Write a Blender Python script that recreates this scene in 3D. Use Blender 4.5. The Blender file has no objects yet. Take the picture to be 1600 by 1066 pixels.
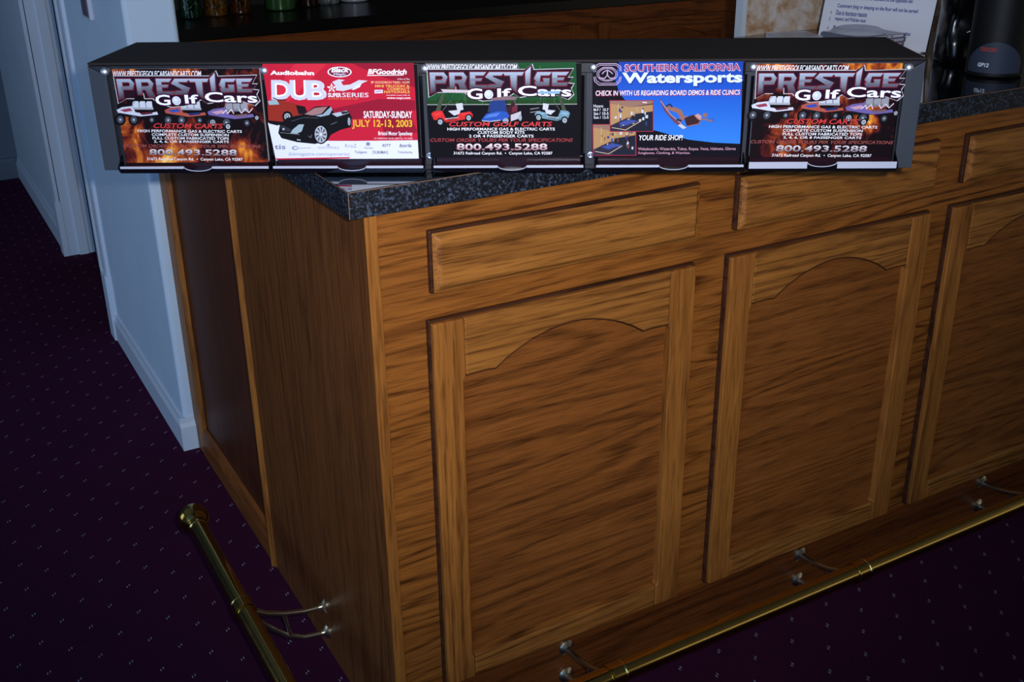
import bpy, bmesh, math, random
from mathutils import Vector, Matrix
C = bpy.context.scene.collection
SC = bpy.context.scene
random.seed(4)

# ------------------------------------------------------------------ camera, light, exposure
CAM = Vector((-0.5484, -1.3913, 1.4728))
YAW, PIT, ROL, FPX = 0.5156, 0.4117, -0.0126, 1688.6
fw = Vector((math.sin(YAW)*math.cos(PIT), math.cos(YAW)*math.cos(PIT), -math.sin(PIT)))
rt = Vector((math.cos(YAW), -math.sin(YAW), 0)); up = rt.cross(fw)
r2 = rt*math.cos(ROL) + up*math.sin(ROL); u2 = up*math.cos(ROL) - rt*math.sin(ROL)
cd = bpy.data.cameras.new('camera'); cam = bpy.data.objects.new('camera', cd); C.objects.link(cam)
M = Matrix((r2, u2, -fw)).transposed().to_4x4(); M.translation = CAM
cam.matrix_world = M
cd.sensor_width = 36; cd.lens = FPX/1600*36; cd.clip_start = 0.02
SC.camera = cam
SC.view_settings.view_transform = 'Standard'; SC.view_settings.look = 'None'
SC.view_settings.gamma = 1; SC.view_settings.exposure = 0
SC.view_settings.use_curve_mapping = False

w = bpy.data.worlds.new('world'); SC.world = w; w.use_nodes = True
w.node_tree.nodes['Background'].inputs[0].default_value = (0.95, 0.92, 0.88, 1)
w.node_tree.nodes['Background'].inputs[1].default_value = 0.026

def light(name, kind, loc, aim, power, col, **kw):
    l = bpy.data.lights.new(name, kind); l.energy = power; l.color = col
    for k, v in kw.items(): setattr(l, k, v)
    o = bpy.data.objects.new(name, l); C.objects.link(o); o.location = loc
    o.rotation_euler = (Vector(aim)-Vector(loc)).to_track_quat('-Z', 'Y').to_euler()
    return o
FL = CAM + r2*0.06 + u2*0.035                       # the camera's own flash, right of and above the lens
light('camera_flash', 'SPOT', FL, CAM + fw*1.8 + u2*0.42 + r2*0.02, 112, (0.97, 0.97, 1.0),
      spot_size=math.radians(78), spot_blend=1.0, shadow_soft_size=0.012)
light('window_daylight', 'AREA', (-3.1, 2.2, 1.2), (0, 2.2, 0.5), 11, (0.64, 0.78, 1.0), shape='RECTANGLE', size=1.6, size_y=1.5)
light('added_blue_light', 'AREA', (-4.0, -3.4, 1.5), (0, 1.2, 0.9), 105, (0.25, 0.50, 0.95), shape='RECTANGLE', size=4.0, size_y=2.4)  # added blue lamp to tint the white wall end; no door there
light('added_rail_light_far', 'AREA', (6.3, -2.2, 1.35), (0, -2.2, 1.35), 9, (1.0, 0.92, 0.76), shape='RECTANGLE', size=3.6, size_y=2.3)  # added unseen panel that brightens the far end of the brass rail
light('added_rail_light_front', 'AREA', (4.3, -4.1, 1.3), (4.3, 0, 1.3), 6, (1.0, 0.92, 0.76), shape='RECTANGLE', size=3.6, size_y=1.2)  # added unseen strip that puts a highlight along the front rail

# ------------------------------------------------------------------ helpers
def lin(c):
    return tuple(((x/255)/12.92 if x/255 <= 0.04045 else ((x/255+0.055)/1.055)**2.4) for x in c) + (1,)
def link(name, me, mat=None, parent=None, origin=None):
    o = bpy.data.objects.new(name, me); C.objects.link(o)
    if mat:
        for m in (mat if isinstance(mat, (list, tuple)) else [mat]): me.materials.append(m)
    if origin is not None:
        me.transform(Matrix.Translation(-Vector(origin)))
    if parent is not None: o.parent = parent
    return o
def obj(name, bm, mat=None, parent=None, origin=None, smooth=None):
    me = bpy.data.meshes.new(name); bmesh.ops.recalc_face_normals(bm, faces=bm.faces[:]); bm.to_mesh(me); bm.free()
    o = link(name, me, mat, parent, origin)
    if smooth is not None:
        for p in me.polygons: p.use_smooth = True
        if smooth < 179: me.set_sharp_from_angle(angle=math.radians(smooth))
    return o
def bev(o, wd=0.002, seg=2):
    m = o.modifiers.new('bevel', 'BEVEL'); m.width = wd; m.segments = seg; m.limit_method = 'ANGLE'; m.angle_limit = math.radians(40)
    return o
def thing(name, label, cat, loc=(0,0,0), rz=0, group=None):
    o = bpy.data.objects.new(name, None); C.objects.link(o); o.empty_display_size = 0.05
    o.location = loc; o.rotation_euler = (0, 0, rz)
    return tag(o, label, cat, group)
def tag(o, label, cat, group=None):
    o['label'] = label; o['category'] = cat
    if group: o['group'] = group
    return o
def struct(o): o['kind'] = 'structure'; return o
def B(): return bmesh.new()
def box(bm, x0, x1, y0, y1, z0, z1):
    v = [bm.verts.new((x, y, z)) for x in (x0, x1) for y in (y0, y1) for z in (z0, z1)]
    for f in ((0,1,3,2),(4,6,7,5),(0,4,5,1),(2,3,7,6),(0,2,6,4),(1,5,7,3)): bm.faces.new([v[i] for i in f])
    return v
def bx(*a): bm = B(); box(bm, *a); return bm
def prism(bm, pts, a, b, axis=1):
    """polygon pts (2D) extruded along an axis from a to b"""
    def P(p, t):
        return ((t, p[0], p[1]), (p[0], t, p[1]), (p[0], p[1], t))[axis]
    A = [bm.verts.new(P(p, a)) for p in pts]; Bv = [bm.verts.new(P(p, b)) for p in pts]
    bm.faces.new(A); bm.faces.new(Bv[::-1])
    n = len(pts)
    for i in range(n): bm.faces.new((A[i], A[(i+1) % n], Bv[(i+1) % n], Bv[i]))
def tube(bm, pts, r, n=14, cap=True):
    pts = [Vector(p) for p in pts]; rings = []
    rr = r if isinstance(r, (list, tuple)) else [r]*len(pts)
    ref = None
    for i, p in enumerate(pts):
        t = (pts[min(i+1, len(pts)-1)] - pts[max(i-1, 0)]).normalized()
        if ref is None:
            ref = Vector((0, 0, 1)) if abs(t.z) < 0.9 else Vector((1, 0, 0))
        a = (ref - t*ref.dot(t)).normalized(); ref = a; b = t.cross(a)
        rings.append([bm.verts.new(p + (a*math.cos(2*math.pi*k/n) + b*math.sin(2*math.pi*k/n))*rr[i]) for k in range(n)])
    for i in range(len(rings)-1):
        for k in range(n): bm.faces.new((rings[i][k], rings[i][(k+1) % n], rings[i+1][(k+1) % n], rings[i+1][k]))
    if cap: bm.faces.new(rings[0][::-1]); bm.faces.new(rings[-1])
def lathe(bm, prof, c=(0,0,0), ax=(0,0,1), n=28):
    """profile [(r, h)] revolved about ax through c"""
    ax = Vector(ax).normalized(); ref = Vector((1,0,0)) if abs(ax.x) < 0.9 else Vector((0,1,0))
    a = (ref - ax*ref.dot(ax)).normalized(); b = ax.cross(a); c = Vector(c); rings = []
    for r, h in prof:
        if r < 1e-6: rings.append([bm.verts.new(c + ax*h)])
        else: rings.append([bm.verts.new(c + ax*h + (a*math.cos(2*math.pi*k/n) + b*math.sin(2*math.pi*k/n))*r) for k in range(n)])
    for i in range(len(rings)-1):
        A, D = rings[i], rings[i+1]
        for k in range(n):
            k2 = (k+1) % n
            if len(A) == 1 and len(D) == 1: continue
            if len(A) == 1: bm.faces.new((A[0], D[k2], D[k]))
            elif len(D) == 1: bm.faces.new((A[k], A[k2], D[0]))
            else: bm.faces.new((A[k], A[k2], D[k2], D[k]))

# ------------------------------------------------------------------ materials
class NT:
    def __init__(s, name):
        s.m = bpy.data.materials.new(name); s.m.use_nodes = True; s.t = s.m.node_tree
        s.b = s.t.nodes['Principled BSDF']
    def n(s, typ, **kw):
        nd = s.t.nodes.new(typ)
        for k, v in kw.items():
            if k.startswith('i_'):
                key = k[2:]; key = int(key) if key.isdigit() else key.replace('_', ' ')
                s.put(nd.inputs[key], v)
            else: setattr(nd, k, v)
        return nd
    def put(s, sock, v):
        if hasattr(v, 'is_linked'): s.t.links.new(v, sock)
        elif hasattr(v, 'outputs'): s.t.links.new(v.outputs[0], sock)
        else: sock.default_value = v
    def math(s, op, a, b=0.0, c=0.0):
        nd = s.t.nodes.new('ShaderNodeMath'); nd.operation = op
        s.put(nd.inputs[0], a); s.put(nd.inputs[1], b); s.put(nd.inputs[2], c); return nd.outputs[0]
    def ramp(s, fac, stops, interp='LINEAR'):
        nd = s.t.nodes.new('ShaderNodeValToRGB'); nd.color_ramp.interpolation = interp
        e = nd.color_ramp.elements
        while len(e) < len(stops): e.new(0.5)
        for k, (p, c) in enumerate(stops): e[k].position = p; e[k].color = c if len(c) == 4 else tuple(c)+(1,)
        s.put(nd.inputs[0], fac); return nd.outputs[0]
    def mix(s, fac, a, b, mode='MIX'):
        nd = s.t.nodes.new('ShaderNodeMix'); nd.data_type = 'RGBA'; nd.blend_type = mode
        s.put(nd.inputs[0], fac); s.put(nd.inputs[6], a); s.put(nd.inputs[7], b); return nd.outputs[2]
    def coord(s, which='Object'):
        return s.t.nodes.new('ShaderNodeTexCoord').outputs[which]
    def mapping(s, vec, scale=(1,1,1), loc=(0,0,0), rot=(0,0,0)):
        return s.n('ShaderNodeMapping', i_Vector=vec, i_Scale=scale, i_Location=loc, i_Rotation=rot).outputs[0]
    def noise(s, vec, scale, detail=3, rough=0.5, dist=0.0, out='Fac'):
        return s.n('ShaderNodeTexNoise', i_Vector=vec, i_Scale=scale, i_Detail=detail, i_Roughness=rough, i_Distortion=dist).outputs[out]
    def set(s, **kw):
        for k, v in kw.items(): s.put(s.b.inputs[k.replace('_', ' ')], v)
        return s.m
    def bump(s, h, strength, dist=0.001):
        s.put(s.b.inputs['Normal'], s.n('ShaderNodeBump', i_Height=h, i_Strength=strength, i_Distance=dist).outputs[0])

def flat(name, c, rough=0.5, metal=0.0, spec=0.5, **kw):
    t = NT(name); t.set(Base_Color=lin(c), Roughness=rough, Metallic=metal, Specular_IOR_Level=spec, **kw); return t.m

def oak(name, grain, seed=0.0, light=(176, 118, 50), dark=(84, 46, 17), rings=26.0, pores=1.0, tint=None, ringamt=0.75, rough=0.42, tone=(0.75, 0.62, 0.66)):
    """stained oak: contour-like growth rings and short dark pores, both stretched along the grain axis"""
    t = NT(name); co = t.coord()
    L, S = 0.5, 6.2
    sc = {'x': (L, S, S), 'y': (S, L, S), 'z': (S, S, L)}[grain]
    v = t.mapping(co, sc, (seed*3.1, seed*1.7, seed*2.3))
    base = t.noise(v, 1.0, 2.0, 0.45, 0.25)
    wob = t.noise(v, 9.0, 3, 0.6)
    ph = t.math('MULTIPLY_ADD', wob, 0.035, base)
    s = t.math('SINE', t.math('MULTIPLY', ph, rings*6.283))
    ring = t.ramp(t.math('MULTIPLY_ADD', s, 0.5, 0.5), [(0.50, (0,0,0)), (0.86, (0.6,)*3), (1.0, (1,)*3)])
    amt = t.ramp(t.noise(v, 1.7, 2), [(0.33, (0.25,)*3), (0.62, (1,)*3)])
    sp = {'x': (14, 300, 300), 'y': (300, 14, 300), 'z': (300, 300, 14)}[grain]
    pn = t.noise(t.mapping(co, sp, (seed, seed*2, seed*3)), 1.0, 2, 0.5)
    pore = t.ramp(pn, [(0.50, (0,)*3), (0.62, (1,)*3)])
    sp2 = {'x': (5, 85, 85), 'y': (85, 5, 85), 'z': (85, 85, 5)}[grain]
    fib = t.noise(t.mapping(co, sp2, (seed*5,)*3), 1.0, 4, 0.65)
    lc, dc = [tuple(x*y for x, y in zip(lin(q)[:3], tone))+(1,) for q in (light, dark)]
    mid = tuple(0.55*a+0.45*b for a, b in zip(lc, dc))
    col = t.mix(t.ramp(fib, [(0.3, (0,)*3), (0.72, (1,)*3)]), mid, lc)
    rr = t.math('MULTIPLY', t.math('MULTIPLY', ring, amt), ringamt)
    col = t.mix(rr, col, dc)
    pm = t.math('MULTIPLY', t.math('MULTIPLY', pore, t.math('MULTIPLY_ADD', rr, 0.6, 0.4)), 0.85*pores)
    col = t.mix(pm, col, tuple(x*0.55 for x in dc[:3])+(1,))
    t.set(Base_Color=col, Roughness=rough, Specular_IOR_Level=0.25)
    t.bump(t.math('MULTIPLY', pm, -1.0), 0.25, 0.0006)
    return t.m

OAKX = oak('oak_horizontal_grain', 'x', 1.0, rings=24, light=(182, 120, 48), dark=(88, 48, 17))
OAKX2 = oak('oak_horizontal_rail', 'x', 4.0, rings=20, light=(190, 132, 58), dark=(90, 50, 20), tone=(0.78, 0.66, 0.69))
OAKF = oak('oak_door_field', 'x', 15.0, rings=17, light=(168, 108, 46), dark=(86, 50, 20), ringamt=0.55)
OAKZ = oak('oak_vertical_stile', 'z', 7.0, rings=9, light=(190, 130, 56), dark=(100, 58, 22), ringamt=0.5, tone=(0.78, 0.66, 0.69))
OAKE = oak('oak_end_veneer', 'z', 2.6, rings=14, light=(150, 98, 46), dark=(78, 46, 20), ringamt=0.45)
OAKY = oak('oak_trim_along_end', 'y', 3.3, rings=9, light=(170, 108, 46), dark=(86, 48, 20), ringamt=0.5)
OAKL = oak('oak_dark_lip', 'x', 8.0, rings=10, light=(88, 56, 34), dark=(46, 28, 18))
OAKD = oak('oak_base_board', 'x', 9.0, rings=10, light=(140, 84, 34), dark=(66, 34, 14))
OAKB = oak('oak_back_cabinet', 'x', 12.0, rings=12, light=(176, 104, 40), dark=(92, 46, 16))
OAKBZ = oak('oak_back_cabinet_stile', 'z', 13.0, rings=9, light=(176, 104, 40), dark=(92, 46, 16))

# black laminate with blue-grey flecks
def laminate(name, rough, flecks=1.0, spec=0.5, ior=1.5, gain=1.0):
    t = NT(name); co = t.coord()
    v1 = t.n('ShaderNodeTexVoronoi', i_Vector=co, i_Scale=300.0).outputs['Color']
    sep = t.n('ShaderNodeSeparateColor', i_0=v1).outputs[0]
    f1 = t.ramp(sep, [(0.62, (0,)*3), (0.82, (0.3,)*3), (1.0, (1,)*3)])
    n1 = t.noise(co, 210, 4, 0.7)
    f2 = t.ramp(n1, [(0.52, (0,)*3), (0.74, (1,)*3)])
    f = t.math('MULTIPLY', t.math('ADD', t.math('MULTIPLY', f1, 0.55), t.math('MULTIPLY', f2, 0.5)), flecks)
    col = t.mix(f, tuple(x*gain for x in lin((7, 9, 15))[:3])+(1,), tuple(x*gain for x in lin((98, 114, 140))[:3])+(1,))
    t.set(Base_Color=col, Roughness=rough, Specular_IOR_Level=spec, IOR=ior); return t.m
LAM = laminate('black_laminate_edge', 0.5, 0.75, 0.4)
LAMTOP = laminate('black_laminate_top', 0.045, 0.25, 0.5, 2.1, 0.6)
BLACKTOP = flat('black_back_counter', (6, 6, 8), 0.3)
SEAM = flat('brown_seam', (120, 92, 74), 0.6)

def plaster(name, c, c2, bump=0.12):
    t = NT(name); co = t.coord()
    n = t.noise(co, 6, 4, 0.6)
    t.set(Base_Color=t.mix(t.ramp(n, [(0.35, (0,)*3), (0.7, (1,)*3)]), lin(c), lin(c2)), Roughness=0.75, Specular_IOR_Level=0.25)
    t.bump(t.noise(co, 90, 3, 0.6), bump, 0.004); return t.m
WHITEWALL = plaster('white_plaster', (200, 220, 236), (208, 226, 240))
WHITETRIM = flat('white_trim_paint', (210, 222, 234), 0.42)
HALLWALL = plaster('hall_plaster', (196, 212, 222), (204, 218, 228))

def mottled():
    t = NT('sponged_beige_plaster'); co = t.coord()
    n = t.noise(co, 16, 5, 0.62, 0.6); n2 = t.noise(co, 46, 3, 0.6)
    f = t.math('ADD', t.math('MULTIPLY', n, 0.75), t.math('MULTIPLY', n2, 0.25))
    t.set(Base_Color=t.ramp(f, [(0.38, lin((222, 216, 214))), (0.5, lin((205, 186, 168))), (0.58, lin((184, 148, 112))), (0.68, lin((160, 122, 84)))]), Roughness=0.7)
    return t.m
MOTTLE = mottled()

def carpet():
    t = NT('plum_carpet_with_flecks'); co = t.coord()
    sep = t.n('ShaderNodeSeparateXYZ', i_0=co)
    x, y = sep.outputs[0], sep.outputs[1]
    jit = t.noise(co, 9, 1)
    i = t.math('ADD', t.math('DIVIDE', x, 0.05), 0.26)
    j = t.math('DIVIDE', t.math('ADD', y, t.math('MULTIPLY_ADD', i, 0.0532, -1.22+0.53)), -0.107)
    # i, j are whole numbers at the centre of each fleck
    fx = t.math('MULTIPLY', t.math('SUBTRACT', i, t.math('ROUND', i)), 0.05)
    # row offset of the nearest column
    j2 = t.math('DIVIDE', t.math('ADD', y, t.math('MULTIPLY_ADD', t.math('ROUND', i), 0.0532, -1.22+0.53)), -0.107)
    fy = t.math('MULTIPLY', t.math('SUBTRACT', j2, t.math('ROUND', j2)), 0.107)
    def dash(cx, cy):
        a = t.math('DIVIDE', t.math('SUBTRACT', fx, cx), 0.0016)
        b = t.math('DIVIDE', t.math('SUBTRACT', fy, cy), 0.0048)
        d = t.math('ADD', t.math('MULTIPLY', a, a), t.math('MULTIPLY', b, b))
        return t.math('SUBTRACT', 1.0, t.math('MINIMUM', d, 1.0))
    f = t.math('MAXIMUM', dash(-0.0028, 0.002), dash(0.0028, -0.002))
    nz = t.noise(co, 600, 2, 0.7)
    f = t.math('MULTIPLY', f, t.ramp(nz, [(0.35, (0.2,)*3), (0.6, (1,)*3)]))
    pile = t.noise(co, 420, 3, 0.7); big = t.noise(co, 5, 3)
    base = t.mix(t.ramp(pile, [(0.3, (0,)*3), (0.7, (1,)*3)]), lin((50, 18, 42)), lin((84, 34, 66)))
    base = t.mix(t.math('MULTIPLY', t.ramp(big, [(0.3, (0,)*3), (0.7, (1,)*3)]), 0.4), base, lin((54, 20, 50)))
    col = t.mix(f, base, lin((205, 212, 235)))
    t.set(Base_Color=col, Roughness=1.0, Specular_IOR_Level=0.05)
    t.bump(pile, 0.6, 0.003); return t.m
CARPET = carpet()

def metal(name, c, rough=0.16):
    t = NT(name); n = t.noise(t.coord(), 30, 3, 0.6)
    t.set(Base_Color=lin(c), Metallic=1.0, Roughness=t.math('MULTIPLY_ADD', n, 0.12, rough-0.06)); return t.m
BRASS = metal('polished_brass', (200, 168, 92), 0.16)
BRONZE = metal('tarnished_brass', (205, 196, 170), 0.3)
SCREWM = metal('screw_steel', (165, 170, 182), 0.3)
CHROME = metal('bright_screw_steel', (236, 240, 250), 0.5)

def vinyl(name, c, rough=0.45, bump=0.3):
    t = NT(name); co = t.coord(); n = t.noise(co, 700, 2, 0.6)
    t.set(Base_Color=t.mix(t.ramp(n, [(0.35, (0,)*3), (0.7, (1,)*3)]), tuple(x*0.8 for x in lin(c)[:3])+(1,), lin(c)), Roughness=rough, Specular_IOR_Level=0.4)
    t.bump(n, bump, 0.0006); return t.m
CASETOP = vinyl('black_case_board', (30, 21, 20), 0.75)
BEZEL = vinyl('charcoal_vinyl', (52, 58, 68), 0.55)
DARKFACE = vinyl('dark_face_board', (22, 24, 34), 0.5)
ACRYL = flat('smoked_acrylic', (12, 10, 16), 0.08, spec=0.4)
CARDREFL = flat('card_reflection_red', (34, 16, 26), 0.2)
FROST = flat('frosted_acrylic_edge', (180, 182, 200), 0.35)
PAPER = flat('white_paper', (226, 228, 236), 0.7, spec=0.2)
DIVM = vinyl('divider_vinyl', (38, 42, 54), 0.55)
BLACKP = flat('black_plastic', (8, 9, 12), 0.35)
def glass(name, c, mixv=0.35, rough=0.03):
    t = NT(name)
    t.set(Base_Color=lin(c), Roughness=rough, Transmission_Weight=1.0, IOR=1.45); return t.m
def tinted(name, c):
    t = NT(name); n = t.noise(t.coord(), 55, 2, 0.6)
    t.set(Base_Color=t.mix(t.ramp(n, [(0.4, (0,)*3), (0.62, (1,)*3)]), tuple(x*0.25 for x in lin(c)[:3])+(1,), lin(c)), Roughness=0.06, Transmission_Weight=0.35, IOR=1.5)
    t.bump(n, 0.5, 0.004); return t.m
def clear_plastic(name, c, alpha):
    t = NT(name); t.set(Base_Color=lin(c), Roughness=0.12, Alpha=alpha); return t.m
def ink():
    t = NT('printed_ink'); a = t.n('ShaderNodeAttribute', attribute_name='ink')
    t.set(Base_Color=a.outputs['Color'], Roughness=0.6, Specular_IOR_Level=0.08); return t.m
INK = ink()
def flames():
    t = NT('printed_flames'); co = t.coord()
    v = t.mapping(co, (1.0, 1.0, 0.62))
    n = t.noise(v, 26, 6, 0.62, 1.6)
    blot = t.noise(co, 15, 2, 0.5)
    f = t.math('MULTIPLY_ADD', t.math('SUBTRACT', blot, 0.5), 0.9, n)
    t.set(Base_Color=t.ramp(f, [(0.44, lin((18, 7, 13))), (0.53, lin((84, 24, 22))), (0.63, lin((160, 66, 26))), (0.73, lin((226, 138, 46))), (0.83, lin((250, 210, 120)))]), Roughness=0.6, Specular_IOR_Level=0.08)
    return t.m
FLAME = flames()

# ------------------------------------------------------------------ the setting
struct(obj('floor', bx(-5, 6, -4, 9, -0.05, 0), CARPET))
W0, W1, WY = -0.031, 0.094, 1.366
def softwall(name, x0, x1, y0, y1, z1=2.6, mat=WHITEWALL):
    o = struct(obj(name, bx(x0, x1, y0, y1, 0, z1), mat)); bev(o, 0.012, 3); return o
softwall('wall_left', W0, W1, WY, 2.345)
softwall('wall_hall', W0, W1, 3.305, 4.85, mat=HALLWALL)
struct(obj('wall_back', bx(-4.5, 6, 4.8, 4.9, 0, 2.6), plaster('dimmed_end_wall', (92, 104, 116), (100, 112, 124))))  # end wall colour darkened, standing for its distance from the flash
struct(obj('ceiling', bx(-5, 6, -4, 9, 2.6, 2.65), flat('ceiling_paint', (205, 208, 210), 0.9)))
struct(obj('wall_partition', bx(1.4065, 2.15, 0.812, 0.838, 0, 1.62), MOTTLE))
struct(obj('trim_1', bx(1.392, 1.406, 0.8115, 0.8385, 0, 1.62), WHITETRIM))
# baseboards with an ogee cap
def baseprof(t, h): return [(0, 0), (t, 0), (t, h*0.74), (t*0.55, h*0.86), (t*0.45, h*0.97), (0, h)]
def base_along_y(name, xw, y0, y1, h=0.095, t=0.014):
    bm = B(); prism(bm, [(xw-p, z) for p, z in baseprof(t, h)], y0, y1, 1); return struct(obj(name, bm, WHITETRIM))
def base_along_x(name, yw, x0, x1, h=0.095, t=0.014):
    bm = B(); prism(bm, [(yw-p, z) for p, z in baseprof(t, h)], x0, x1, 0); return struct(obj(name, bm, WHITETRIM))
base_along_y('baseboard_left', W0, WY+0.0002, 2.255)
base_along_x('baseboard_front', WY, W0-0.0145, 0.0128)
base_along_y('baseboard_hall', W0, 3.40, 4.79, 0.11)
base_along_x('baseboard_back', 4.8, -4.5, W0-0.014, 0.11).data.materials[0] = flat('dimmed_baseboard', (84, 96, 108), 0.5)  # darkened in colour to go with the dimmed end wall
# casing of the opening, near side: stepped board on a plinth block; far side: jamb with stop
bm = B()
prism(bm, [(W0, 2.262), (W0-0.010, 2.262), (W0-0.013, 2.275), (W0-0.013, 2.32), (W0-0.018, 2.33), (W0-0.018, 2.352), (W0, 2.352)], 0.235, 2.15, 2)
prism(bm, [(W0, 2.256), (W0-0.020, 2.256), (W0-0.020, 2.33), (W0-0.015, 2.352), (W0, 2.352)], 0.0, 0.235, 2)
struct(obj('trim_2', bm, WHITETRIM))
bm = B(); box(bm, W0, W1, 2.345, 2.357, 0, 2.15)
struct(obj('trim_3', bm, WHITETRIM))
bm = B(); box(bm, W0-0.003, 0.010, 3.293, 3.305, 0, 2.15); box(bm, 0.010, 0.045, 3.283, 3.305, 0, 2.15); box(bm, 0.045, 0.072, 3.291, 3.305, 0, 2.15)
struct(obj('trim_4', bm, WHITETRIM))
bm = B()
prism(bm, [(W0, 3.293), (W0-0.016, 3.293), (W0-0.018, 3.31), (W0-0.012, 3.36), (W0-0.008, 3.385), (W0, 3.385)], 0.235, 2.15, 2)
prism(bm, [(W0, 3.291), (W0-0.022, 3.291), (W0-0.022, 3.37), (W0-0.012, 3.39), (W0, 3.39)], 0.0, 0.235, 2)
struct(obj('trim_5', bm, WHITETRIM))

struct(obj('gap_dark_strip', bx(0.0725, 0.0935, 3.297, 3.3045, 0, 2.15), flat('painted_gap_dark', (6, 6, 8), 0.9)))  # near-black strip paints in the darkness inside the opening
# switch plate on the white wall
sw = thing('switch_plate', 'small wall plate on the grey side of the white wall, above the display', 'switch', (W0, 1.82, 1.18))
bev(obj('plate', bx(W0-0.012, W0, 1.765, 1.86, 1.115, 1.24), flat('plate_paint', (196, 200, 210), 0.5), sw, sw.location), 0.002)
bev(obj('plate_face', bx(W0-0.0145, W0-0.0121, 1.772, 1.853, 1.122, 1.233), flat('mauve_plate', (98, 90, 102), 0.5), sw, sw.location), 0.001)

# ------------------------------------------------------------------ the bar
TOPZ, UND = 1.07, 1.0298
bar = thing('bar_cabinet', 'dark stained oak bar with arched false doors and drawer fronts', 'bar', (0, 0, 0))
XE = 2.7
obj('front_panel', bx(0.0192, XE, 0.001, 0.02, 0.135, UND), OAKX, bar)
bev(obj('base_board', bx(0.0192, XE, -0.002, 0.02, 0.0, 0.1349), OAKD, bar), 0.0015)
bev(obj('end_panel', bx(0.0, 0.019, 0.0005, 0.703, 0.0, UND), OAKE, bar), 0.0012)
bev(obj('corner_edging', bx(0.0, 0.019, -0.0015, 0.0004, 0.0, UND), OAKZ, bar), 0.0006)
obj('back_panel', bx(0.0195, XE, 0.60, 0.615, 0.0, UND), OAKX, bar)
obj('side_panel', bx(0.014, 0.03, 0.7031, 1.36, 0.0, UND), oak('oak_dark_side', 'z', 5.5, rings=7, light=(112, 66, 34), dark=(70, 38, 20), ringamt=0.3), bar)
def strip(pts, a, b, axis, mat, name):
    bm = B(); prism(bm, pts, a, b, axis); return bev(obj(name, bm, mat, bar), 0.002)
strip([(-0.010, 0.700), (0.0, 0.690), (0.016, 0.690), (0.016, 0.716), (-0.006, 0.716)], 0.0, UND, 2, OAKZ, 'trim_strip')
strip([(0.0, 1.305), (0.0135, 1.300), (0.0135, 1.362), (-0.004, 1.362)], 0.0, UND, 2, OAKZ, 'trim_strip')
strip([(0.0135, 0.0), (-0.003, 0.0), (-0.003, 0.05), (0.004, 0.075), (0.0135, 0.08)], 0.717, 1.303, 1, OAKY, 'base_moulding')
bm = B(); lathe(bm, [(0, 0), (0.0022, 0), (0.0018, 0.0012), (0, 0.0016)], (0.254, 0.001, 0.972), (0, -1, 0), 10)
s = obj('paint_speck', bm, PAPER, bar); s['label'] = 'tiny white paint speck above the drawer front'

T = 0.019
ZDT, ZDB, ZRT, ZRB = 0.841, 0.146, 0.983, 0.889
def arch(xa, xb, z0):
    """lower edge of the top rail between stiles: shoulders, concave cusps and a crown"""
    n = xb-xa; out = [(xa, z0), (xa+0.10*n, z0+0.001)]
    a, b = xa+0.135*n, xb-0.135*n
    for k in range(15):
        u = k/14; h = math.sin(math.pi*u)
        out.append((a+(b-a)*u, z0-0.001+0.050*h**0.85))
    out += [(xb-0.10*n, z0+0.001), (xb, z0)]
    return out
def ring(bm, o, i_, y0, y1):
    """rectangular frame in the XZ plane: o, i_ = (x0, x1, z0, z1)"""
    C4 = lambda r, y: [bm.verts.new((x, y, z)) for x, z in ((r[0], r[2]), (r[1], r[2]), (r[1], r[3]), (r[0], r[3]))]
    A, D, E_, F = C4(o, y0), C4(o, y1), C4(i_, y0), C4(i_, y1)
    for k in range(4):
        l = (k+1) % 4
        for q in ((A[k], A[l], E_[l], E_[k]), (D[k], D[l], F[l], F[k]), (A[k], A[l], D[l], D[k]), (E_[k], E_[l], F[l], F[k])): bm.faces.new(q)
def door(x0, x1):
    sw_ = 0.054
    d = obj('door', bx(x0+0.0302, x1-0.0302, -0.003, 0.0008, ZDB+0.0302, ZDT-0.0402), OAKF, bar)
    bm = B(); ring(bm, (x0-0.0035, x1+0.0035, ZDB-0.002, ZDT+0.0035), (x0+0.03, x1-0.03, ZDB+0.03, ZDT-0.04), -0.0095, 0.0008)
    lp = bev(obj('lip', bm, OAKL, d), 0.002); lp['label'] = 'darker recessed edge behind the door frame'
    for a, b in ((x0, x0+sw_), (x1-sw_, x1)):
        inn, sg_ = (b, -1) if a == x0 else (a, 1)
        out_ = a if a == x0 else b
        pts = [(out_, ZDB), (inn, ZDB), (inn, ZDB+0.047), (inn+sg_*0.004, ZDB+0.051), (inn+sg_*0.004, ZDT-0.107), (inn, ZDT-0.100), (inn, ZDT), (out_, ZDT)]
        bm = B(); prism(bm, pts, -T, 0.0009, 1); bev(obj('stile', bm, OAKZ, d), 0.003, 3)
    bm = B(); prism(bm, [(x0+sw_+0.0002, ZDB), (x1-sw_-0.0002, ZDB), (x1-sw_-0.0002, ZDB+0.047), (x0+sw_+0.0002, ZDB+0.047)], -T+0.0005, 0.0008, 1)
    bev(obj('bottom_rail', bm, OAKX2, d), 0.004, 3)
    ar = arch(x0+sw_+0.0002, x1-sw_-0.0002, ZDT-0.097)
    bm = B(); prism(bm, ar + [(x1-sw_-0.0002, ZDT), (x0+sw_+0.0002, ZDT)], -T+0.0005, 0.0008, 1)
    bev(obj('top_rail', bm, OAKX2, d), 0.0025, 2)
    bm = B(); tube(bm, [(x, -T+0.0018, z-0.0004) for x, z in ar], 0.0013, 6); obj('arch_dark_line', bm, OAKL, d)  # thin dark line laid along the arch edge
    return d
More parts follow.
